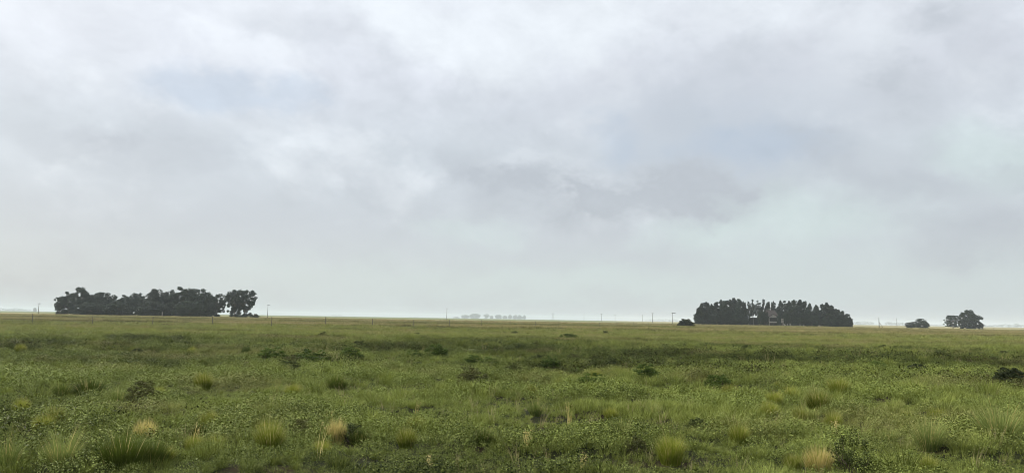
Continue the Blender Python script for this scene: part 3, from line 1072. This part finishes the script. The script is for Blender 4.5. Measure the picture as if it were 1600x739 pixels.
# ------------------------------------------------------------------ fence
fe = thing('wire_fence', 'long low wire fence on thin weathered posts crossing the pasture', 'fence', (0, 0, 0))
corners = [(-150, 101), (-34, 106), (62, 246), (150, 380)]
posts = []
for (x0, y0), (x1, y1), step in zip(corners[:-1], corners[1:], (8.3, 10.2, 12.0)):
    L = math.hypot(x1 - x0, y1 - y0)
    n = int(round(L / step))
    posts += [(x0 + (x1 - x0) * i / n, y0 + (y1 - y0) * i / n) for i in range(n)]
posts.append(corners[-1])
postm = []
rg = np.random.RandomState(9)
for k in range(4):
    b0 = rg.normal(0, 0.03, 2)
    postm.append(MB().tube([(0, 0, -0.3), (b0[0] * 0.4, b0[1] * 0.4, 0.6), (b0[0], b0[1], 1.42 + 0.06 * k)], [0.047, 0.043, 0.040], 7).mesh('fence_post', M_post))
for i, (x, y) in enumerate(posts):
    o = link('fence_post', postm[i % 4], fe)
    z = float(hgt(x, y))
    o.location = (x, y, z)
    s_ = 1.0 if i % 4 else 1.2
    o.scale = (s_, s_, random.uniform(0.92, 1.08))
for zz in (0.35, 0.65, 0.95, 1.25):
    mb = MB()
    mb.tube([(x, y, float(hgt(x, y)) + zz) for x, y in posts], [0.004] * len(posts), 4)
    link('wire', mb.mesh('wire', M_wire), fe)


# ------------------------------------------------------------------ poles
def pole(x, depth, topy, label, arm=True, r=0.14, one_sided=False, strut=False, group='poles along the horizon', armw=2.0):
    X, Y, Z = at(x, depth)
    hh = above(x, topy, depth) - Z
    t = thing('utility_pole', label, 'pole', (X, Y, Z), math.atan2(-X, Y) + 0.2, group)
    link('shaft', MB().tube([(0, 0, -0.4), (0, 0, hh * 0.5), (0, 0, hh)], [r, r * 0.88, r * 0.72], 8).mesh('shaft', M_wood, True), t)
    if arm:
        a0, a1 = (-0.4, armw) if one_sided else (-armw / 2, armw / 2)
        link('crossarm', MB().box(a0, a1, -0.08 - r, -r + 0.04, hh - 0.42, hh - 0.22).mesh('crossarm', M_wood), t)
        for q in ((a0 + 0.1, (a0 + a1) / 2 + 0.25, a1 - 0.1)):
            link('insulator', MB().tube([(q, -r, hh - 0.219), (q, -r, hh - 0.12), (q, -r, hh - 0.10), (q, -r, hh + 0.05)], [0.03, 0.03, 0.07, 0.05], 7).mesh('insulator', M_cer), t)
    if strut:
        link('strut', MB().tube([(0.15, -0.1, hh * 0.55), (2.3, -0.1, -0.3)], [0.11, 0.13], 7).mesh('strut', M_wood, True), t)
    return t


pole(60, 420, 473.5, 'dark pole standing in the open before the round-topped grove, near a faint single tree', armw=1.4)
pole(418, 480, 476, 'tall dark pole beside the gappy tree pair, small arm at its top', armw=1.2, one_sided=True)
pole(698, 640, 481.5, 'dark pole close to the faint misty tree row', armw=1.6, r=0.19)
pole(939.5, 880, 489.7, 'faint crossarmed pole midway between the misty tree row and the dark bush', armw=3.2, r=0.2)
pole(961, 1150, 492, 'faint short pole next to the crossarmed one on the horizon', armw=2.0, r=0.2)
pole(1004, 1300, 491.5, 'very faint pole between two crossarmed ones on the horizon', armw=2.0, r=0.2)
pole(1019.5, 800, 489, 'faint tall pole, second before the dark bush', armw=2.6, r=0.2)
pole(1050.5, 416, 488, 'clear T-shaped pole beside the round dark bush', armw=1.8, one_sided=True)
pole(1083, 1500, 496, 'tiny faint pole between the dark bush and the house grove', armw=2.4, r=0.22)
pole(912.5, 1500, 488.6, 'very faint tall mast near the lattice pylon', arm=False, r=0.25)
pole(1373.6, 450, 496.4, 'thick pole propped by a slanting strut past the house grove', arm=False, r=0.22, strut=True)
pole(1401.5, 520, 497, 'plain thin pole between the strutted pole and the low ragged trees', arm=False, r=0.14)
X, Y, Z = at(864, 3000)
hh = above(864, 488.3, 3000) - Z
t = thing('lattice_pylon', 'faint grey lattice pylon far off in the mist', 'pylon', (X, Y, Z), 0.3)
mb = MB()
b0, tz = 4.2, hh
lv = [0, 0.22, 0.42, 0.6, 0.75, 0.88, 1.0]
wd = [b0 * (1 - 0.86 * q) for q in lv]
cs = [(-1, -1), (1, -1), (1, 1), (-1, 1)]
for i in range(len(lv) - 1):
    for k in range(4):
        a, b_ = cs[k], cs[(k + 1) % 4]
        z0, z1, w0, w1_ = lv[i] * tz, lv[i + 1] * tz, wd[i], wd[i + 1]
        mb.tube([(a[0] * w0, a[1] * w0, z0), (a[0] * w1_, a[1] * w1_, z1)], [0.2, 0.2], 4)
        mb.tube([(a[0] * w0, a[1] * w0, z0), (b_[0] * w1_, b_[1] * w1_, z1)], [0.12, 0.12], 4)
        mb.tube([(a[0] * w1_, a[1] * w1_, z1), (b_[0] * w1_, b_[1] * w1_, z1)], [0.12, 0.12], 4)
link('tower_frame', mb.mesh('tower_frame', M_steel), t)
for zz, ww in ((0.74, 6.5), (0.87, 5.0)):
    mb = MB()
    mb.tube([(-ww, 0, zz * tz), (ww, 0, zz * tz)], [0.18, 0.18], 4)
    for sg in (-1, 1):
        mb.tube([(sg * ww, 0, zz * tz), (0, 0, (zz + 0.07) * tz)], [0.12, 0.12], 4)
    link('crossarm', mb.mesh('crossarm', M_steel), t)
X, Y, Z = at(1552.7, 300)
o = link('wooden_post', MB().tube([(0, 0, -0.3), (0.02, 0, 0.7), (0.03, 0.02, 1.45)], [0.10, 0.09, 0.08], 8).mesh('wooden_post', M_wood))
o.location = (X, Y, Z)
tag(o, 'single weathered post in the dry grass just past the big round tree', 'post')


# ------------------------------------------------------------------ single plants in the pasture
def tuss_proto(kind, seed):
    """unit tussock: about 1 wide and 1 tall; two meshes: living blades and dead blades"""
    rng = np.random.RandomState(seed)
    par = {'round': (1300, 0.28, (0.55, 1.08), 0.013, (0.05, 0.80), M_tuss, 70, M_gold),
           'golden': (420, 0.28, (0.45, 0.82), 0.013, (0.05, 0.70), M_tuss, 900, M_gold),
           'feather': (620, 0.24, (0.45, 1.30), 0.012, (0.10, 0.95), M_feather, 50, M_gold),
           'dark': (1300, 0.36, (0.45, 1.05), 0.013, (0.05, 0.80), M_tussdark, 50, M_gold)}[kind]
    n, r, (l0, l1), W, (b0_, b1_), mat, nd, dmat = par
    res = []
    for cnt, mt, lf, bf in ((n, mat, 1.0, 1.0), (nd, dmat, 1.08, 0.85)):
        o = ring(cnt, rng)
        rr = r * np.sqrt(rng.uniform(0, 1, cnt))
        base = o * rr[:, None]
        base[:, 2] = -0.03
        o2 = unit(o + ring(cnt, rng) * 0.5)
        bend = (b0_ + (b1_ - b0_) * np.clip(rr / r * 0.75 + rng.uniform(0, 0.35, cnt), 0, 1)) * bf
        Q, T = blades_quads(base, o2, rng.uniform(l0, l1, cnt) * lf * (1 - 0.42 * (rr / r) ** 2), np.full(cnt, W), bend, rng, 4)
        rb = np.tile(rng.uniform(0, 0.5, cnt), 4)[:, None] + 0.5 * T ** 2
        res.append(quads_mesh('foliage' if mt is mat else 'dead_blades', Q, rb, mt))
    return res


TP = {k: [tuss_proto(k, s) for s in seeds] for k, seeds in (('round', (1, 2, 3)), ('golden', (4, 5)), ('feather', (6, 7)), ('dark', (8, 9)))}


def shrub_proto(kind, seed):
    """unit shrub: about 1 wide, 1 tall; woody stems and leaves"""
    rng = np.random.RandomState(seed)
    n, leaf, mat, per = {'dark': (90, 0.055, M_shrub, 50), 'green': (100, 0.055, M_bush, 50), 'twiggy': (60, 0.040, M_shrub, 40), 'brown': (75, 0.045, M_brown, 46),
                         'bush': (170, 0.06, M_thicket, 50)}[kind]
    pf = []
    while len(pf) < n:
        p = rng.uniform([-0.5, -0.5, 0.05], [0.5, 0.5, 0.92])
        pr = 0.5 * math.sqrt(max(0.0, 1 - (p[2] / 0.98) ** 2.2))
        if math.hypot(p[0], p[1]) < pr:
            pf.append((*p, rng.uniform(0.06, 0.12)))
    pf = np.array(pf)
    mb = MB()
    ends = pf[rng.permutation(n)[:16], :3]
    for e in ends:
        limb(mb, (e[0] * 0.15, e[1] * 0.15, -0.04), e * [1.05, 1.05, 1.08 if kind == 'twiggy' else 1.0], 0.014, 0.005, rng, 0.05)
    Q, rn = crown_quads(pf, per, leaf, rng, 1.1 if kind == 'twiggy' else 0.85)
    return [quads_mesh('foliage', Q, rn, mat), mb.mesh('stems', M_twig)]


SP = {k: [shrub_proto(k, s) for s in seeds] for k, seeds in (('dark', (61, 62, 63)), ('green', (64, 65, 66)), ('twiggy', (67, 68)), ('brown', (69, 70)), ('bush', (71,)))}
_pk = {}


def plant(fam, kind, x, y, wpx, hpx, label, group=None, depth=None):
    if depth is None:
        X, Y = ground_px(x, y)
    else:
        X, Y, _ = at(x, depth)
    Z = float(hgt(X, Y))
    w, h_ = wpx / F * Y, hpx / F * Y * (1.15 if fam == 'grass_tussock' else 1.0) + 0.05
    TAKEN.append((X, Y - 0.1 * w, 0.46 * w))
    bank = TP if fam == 'grass_tussock' else SP
    k = _pk.get((fam, kind), 0)
    _pk[(fam, kind)] = k + 1
    ms = bank[kind][k % len(bank[kind])]
    t = thing(fam, label, 'grass tuft' if fam == 'grass_tussock' else 'shrub', (X, Y, Z), random.uniform(0, 6.28), group, (w, w, h_))
    link(ms[0].name.split('.')[0], ms[0], t)
    link(ms[1].name.split('.')[0], ms[1], t)


GT, SH = 'grass_tussock', 'shrub'
plant(SH, 'bush', 1071.5, 511, 26, 13, 'round dark bush standing alone between the T-shaped pole and the house grove')
plant(SH, 'bush', 399.5, 494.5, 11, 7, 'small rounded bush at the foot of the separate gappy trees', depth=366)
singles = [
    (GT, 'round', 421, 706, 54, 44, 'thick round tussock with yellowish tips, bare soil patch close behind it'),
    (GT, 'golden', 525, 692, 40, 42, 'straw-topped upright tussock next to the thick round yellow-tipped one'),
    (GT, 'round', 635, 699, 38, 26, 'small low yellow-green tussock between the straw-topped one and a bare patch'),
    (GT, 'round', 1048, 724, 52, 40, 'neat domed green tussock with a warm tip, alone on the leafy carpet'),
    (GT, 'round', 1155, 686, 38, 27, 'half-dome tussock a little beyond the neat domed one'),
    (GT, 'golden', 1280, 738, 62, 44, 'wide golden dry tussock beside the dark twiggy shrub'),
    (SH, 'twiggy', 1328, 739, 62, 62, 'dark twiggy shrub behind the wide golden tussock'),
    (GT, 'feather', 1452, 702, 56, 42, 'pale feathery tussock leaning over, past the dark twiggy shrub'),
    (GT, 'feather', 1562, 690, 84, 52, 'big soft tussock with a dark hollow, near the picture edge by the feathery one'),
    (GT, 'round', 68, 674, 42, 22, 'low bright green tussock by the edge, beyond the feathery grass'),
    (GT, 'dark', 190, 726, 84, 48, 'large dark green tussock with black hollows under straw grass'),
    (GT, 'dark', 238, 724, 50, 34, 'lower dark tussock joined to the large dark one'),
    (GT, 'golden', 225, 690, 46, 38, 'straw-coloured grass rising just behind the large dark tussock'),
    (GT, 'feather', 95, 730, 70, 48, 'loose feathery grass clump near the large dark tussock'),
    (GT, 'feather', 10, 736, 60, 44, 'loose pale grass clump cut by the edge of the view'),
    (GT, 'feather', 183, 634, 40, 24, 'pale rounded tuft beside the brown-topped shrub'),
    (SH, 'brown', 222, 630, 56, 36, 'brown-topped dry shrub beside the pale rounded tuft'),
    (GT, 'dark', 140, 618, 56, 24, 'dark flat tussock behind the pale rounded tuft'),
    (GT, 'dark', 95, 614, 40, 18, 'smaller dark tussock next to the dark flat one'),
    (SH, 'green', 1010, 596, 44, 26, 'bright green bush with a dark foot in the middle of the pasture'),
    (SH, 'green', 925, 606, 44, 24, 'soft green bush close to the bright green dark-footed one'),
    (SH, 'green', 1122, 610, 46, 24, 'dull green bush on the house side of the bright dark-footed one'),
    (GT, 'round', 1310, 618, 42, 26, 'grey-green rounded tuft near the long dark hollow'),
    (GT, 'round', 1278, 642, 44, 30, 'leafy green tuft just before the grey-green rounded one'),
    (SH, 'bush', 1434, 586, 32, 16, 'compact dark bush, flat-topped, below the small ragged trees'),
    (SH, 'bush', 1578, 600, 42, 24, 'compact dark bush, larger, below the big round tree'),
    (SH, 'dark', 1470, 560, 28, 12, 'deep green low bush beyond the compact flat-topped one'),
    (SH, 'brown', 1440, 554, 32, 12, 'olive-brown low bush side by side with a deep green one'),
    (SH, 'brown', 735, 595, 56, 26, 'olive scrubby shrub with a dark bare line under it'),
    (SH, 'green', 425, 568, 56, 24, 'green end of the dark-footed bush bank across the pasture'),
    (SH, 'green', 485, 570, 66, 28, 'blue-green heart of the dark-footed bush bank across the pasture'),
    (SH, 'brown', 455, 572, 44, 18, 'brownish clump wedged inside the dark-footed bush bank'),
    (SH, 'green', 548, 563, 40, 20, 'round green bush next to the dark-footed bush bank'),
    (SH, 'green', 682, 562, 40, 20, 'rounded fresh green bush, bigger of a touching pair'),
    (SH, 'green', 646, 561, 28, 15, 'dark-footed green bush, smaller of a touching pair'),
    (SH, 'dark', 560, 541, 24, 10, 'dark low bush beyond the round green bush'),
    (SH, 'brown', 838, 544, 6, 12, 'small dark upright weed standing like a stump'),
    (SH, 'dark', 838, 567, 24, 12, 'dark clump below the stump-like weed'),
    (SH, 'dark', 957, 574, 22, 14, 'dark upright clump between the stump-like weed and the bright green bush'),
    (SH, 'dark', 804, 524, 13, 6, 'tiny dark bush, rounder of a pair under the misty trees'),
    (SH, 'dark', 789, 523.5, 9, 4, 'tiny dark bush, flatter of a pair under the misty trees'),
    (SH, 'dark', 946, 523, 12, 6, 'tiny dark bush in the dry belt below the crossarmed pole'),
    (SH, 'green', 888, 531, 30, 10, 'spreading green bush between two tiny dark ones'),
    (SH, 'brown', 505, 530, 18, 11, 'dark bush with a pale tuft before the straw strip'),
    (SH, 'brown', 1144, 519, 16, 5, 'flat dark clump in the dry grass before the house grove'),
    (SH, 'twiggy', 548, 690, 50, 24, 'low green twiggy weed at the foot of the straw-topped tussock'),
    (SH, 'twiggy', 690, 668, 28, 26, 'dark upright weed beyond the small yellow-green tussock'),
    (SH, 'brown', 993, 706, 38, 20, 'brown scrubby patch beside the neat domed tussock'),
    (SH, 'brown', 470, 680, 44, 22, 'brown-dark scrub beside bare soil between two tussocks'),
    (SH, 'dark', 1090, 672, 30, 16, 'small dark weed before the half-dome tussock'),
]
for s_ in singles:
    plant(*s_)
# dark clumps dotted over the middle of the pasture, all alike
rg = np.random.RandomState(77)
k = 0
while k < 34:
    x = rg.uniform(0, 1600)
    dyp = rg.uniform(20, 95)
    y = 498.05 + 0.0163 * (x - 800) + dyp
    if fbm(x / 130, dyp / 22, 2) < -0.05:
        continue
    wv = rg.uniform(0.45, 1.2) * dyp * 0.36
    plant(SH, ('dark', 'green', 'brown')[k % 3], x, y, wv, wv * rg.uniform(0.42, 0.62), 'small dark weed clump dotted over the middle pasture', 'dark weed clumps of the middle pasture')
    k += 1
rg = np.random.RandomState(78)
k = 0
while k < 130:
    x = rg.uniform(-40, 1640)
    dyp = 22 + 215 * rg.uniform(0, 1) ** 1.9
    y = 498.05 + 0.0163 * (x - 800) + dyp
    if fbm(x / 150 + 5, dyp / 30, 2) < -0.10:
        continue
    wv = min(34, rg.uniform(0.5, 1.25) * dyp * 0.24)
    plant(GT, ('round', 'feather', 'dark', 'round')[k % 4], x, y, wv, wv * rg.uniform(0.5, 0.75), 'small grass tuft, one of many dotted over the pasture', 'small grass tufts dotted over the pasture')
    k += 1
# pale dry stalks
def stalk(x, y, hpx, lean, n, label, group=None):
    X, Y = ground_px(x, y)
    Z = float(hgt(X, Y))
    h_ = hpx / F * Y
    rng = np.random.RandomState(int(x))
    base = np.zeros((n, 3))
    base[:, :2] = rng.normal(0, 0.02, (n, 2))
    o = unit(np.array([[math.cos(lean), math.sin(lean), 0]]) + ring(n, rng) * 0.8)
    Q, T = blades_quads(base, o, rng.uniform(0.75, 1.05, n) * h_, np.full(n, 0.010), rng.uniform(0.1, 0.5, n), rng, 4)
    ob_ = thing('dry_stalks', label, 'dry grass', (X, Y, Z), 0, group)
    link('foliage', quads_mesh('foliage', Q, np.tile(rng.uniform(0, 1, n), 4), M_gold), ob_)
    tips = np.array([q[2] for q in Q[-n:]])
    c = np.repeat(tips, 5, 0) + rng.normal(0, 0.012, (n * 5, 3)) - np.array([0, 0, 1.0]) * rng.uniform(0, 0.06, (n * 5, 1))
    L = rng.uniform(0.015, 0.03, n * 5)
    link('seed_heads', quads_mesh('seed_heads', leaves_quads(c, unit(rng.normal(size=c.shape)), L, L * 0.4, rng), rng.uniform(0, 1, n * 5), M_gold), ob_)


stalk(302, 702, 40, 0.0, 6, 'pale dead stalks standing between the straw grass and the thick round tussock')
stalk(890, 664, 34, 2.0, 9, 'pale upright dry stalks at mid-pasture beyond a leafy carpet')
stalk(912, 738, 30, 1.0, 10, 'yellow dry stalks at the lower edge, near the brown scrubby patch')
stalk(672, 738, 26, 2.5, 9, 'yellow dry stalks at the lower edge, below the small yellow-green tussock')
stalk(500, 716, 56, 0.3, 4, 'thin long dead stem leaning before the straw-topped tussock')
stalk(515, 668, 30, 2.8, 4, 'thin dead stem behind the straw-topped tussock')
stalk(1307, 690, 34, 1.2, 8, 'pale dry stalks rising behind the dark twiggy shrub')
stalk(820, 700, 30, 0.6, 12, 'greenish dry stalks on the leafy carpet near mid view')
stalk(650, 640, 22, 0.8, 6, 'short dry stalks on the trodden grass before the olive scrubby shrub')

# ------------------------------------------------------------------ spread the ground cover between the single plants
L_weeds = [(3.5, 18, 54, 0.85, 1.05), (18, 45, 24, 1.1, 1.0), (45, 110, 14, 1.5, 0.75), (110, 240, 1.8, 2.8, 0.5), (240, 430, 0.45, 4.6, 0.34)]
L_grass = [(3.5, 18, 60, 0.82, 0.62), (18, 45, 26, 1.15, 0.62), (45, 110, 13, 1.7, 0.6), (110, 240, 2.4, 3.2, 0.5), (240, 430, 0.6, 5.4, 0.34)]
L_under = [(4, 25, 8, 1.0, 0.9), (25, 48, 3.0, 1.6, 0.9), (48, 70, 0.4, 1.7, 0.6), (70, 150, 0.22, 2.2, 0.5), (150, 330, 0.05, 3.0, 0.4)]
L_straw = [(4, 30, 2.4, 0.8, 0.8), (30, 120, 0.4, 1.3, 0.9), (120, 330, 0.10, 2.0, 0.7)]
L_clump = [(4, 18, 6.0, 0.80, 0.85), (18, 45, 3.6, 1.0, 0.85), (45, 110, 1.5, 1.5, 0.8), (110, 210, 0.13, 2.8, 0.55)]
rg = np.random.RandomState(5)
scatter('weeds', [proto_weed(rg) for _ in range(7)] + [proto_weed(rg, 5, 0.14, 0.22, 0.02, 0.042) for _ in range(2)] + [proto_mound(rg) for _ in range(5)], M_weed, *cover(L_weeds, 'weeds'))
scatter('grass', [proto_grass(rg) for _ in range(6)], M_grass, *cover(L_grass, 'grass'))
scatter('rough_grass', [proto_clump(rg) for _ in range(4)], M_grass, *cover(L_clump, 'clumps'))
scatter('undergrowth', [proto_under(rg) for _ in range(5)], M_under, *cover(L_under, 'undergrowth'))
scatter('dry_grass', [proto_grass(rg, 9, 0.04, 0.22, 0.45, 0.006, 0.8) for _ in range(4)], M_straw, *cover(L_straw, 'straw'))
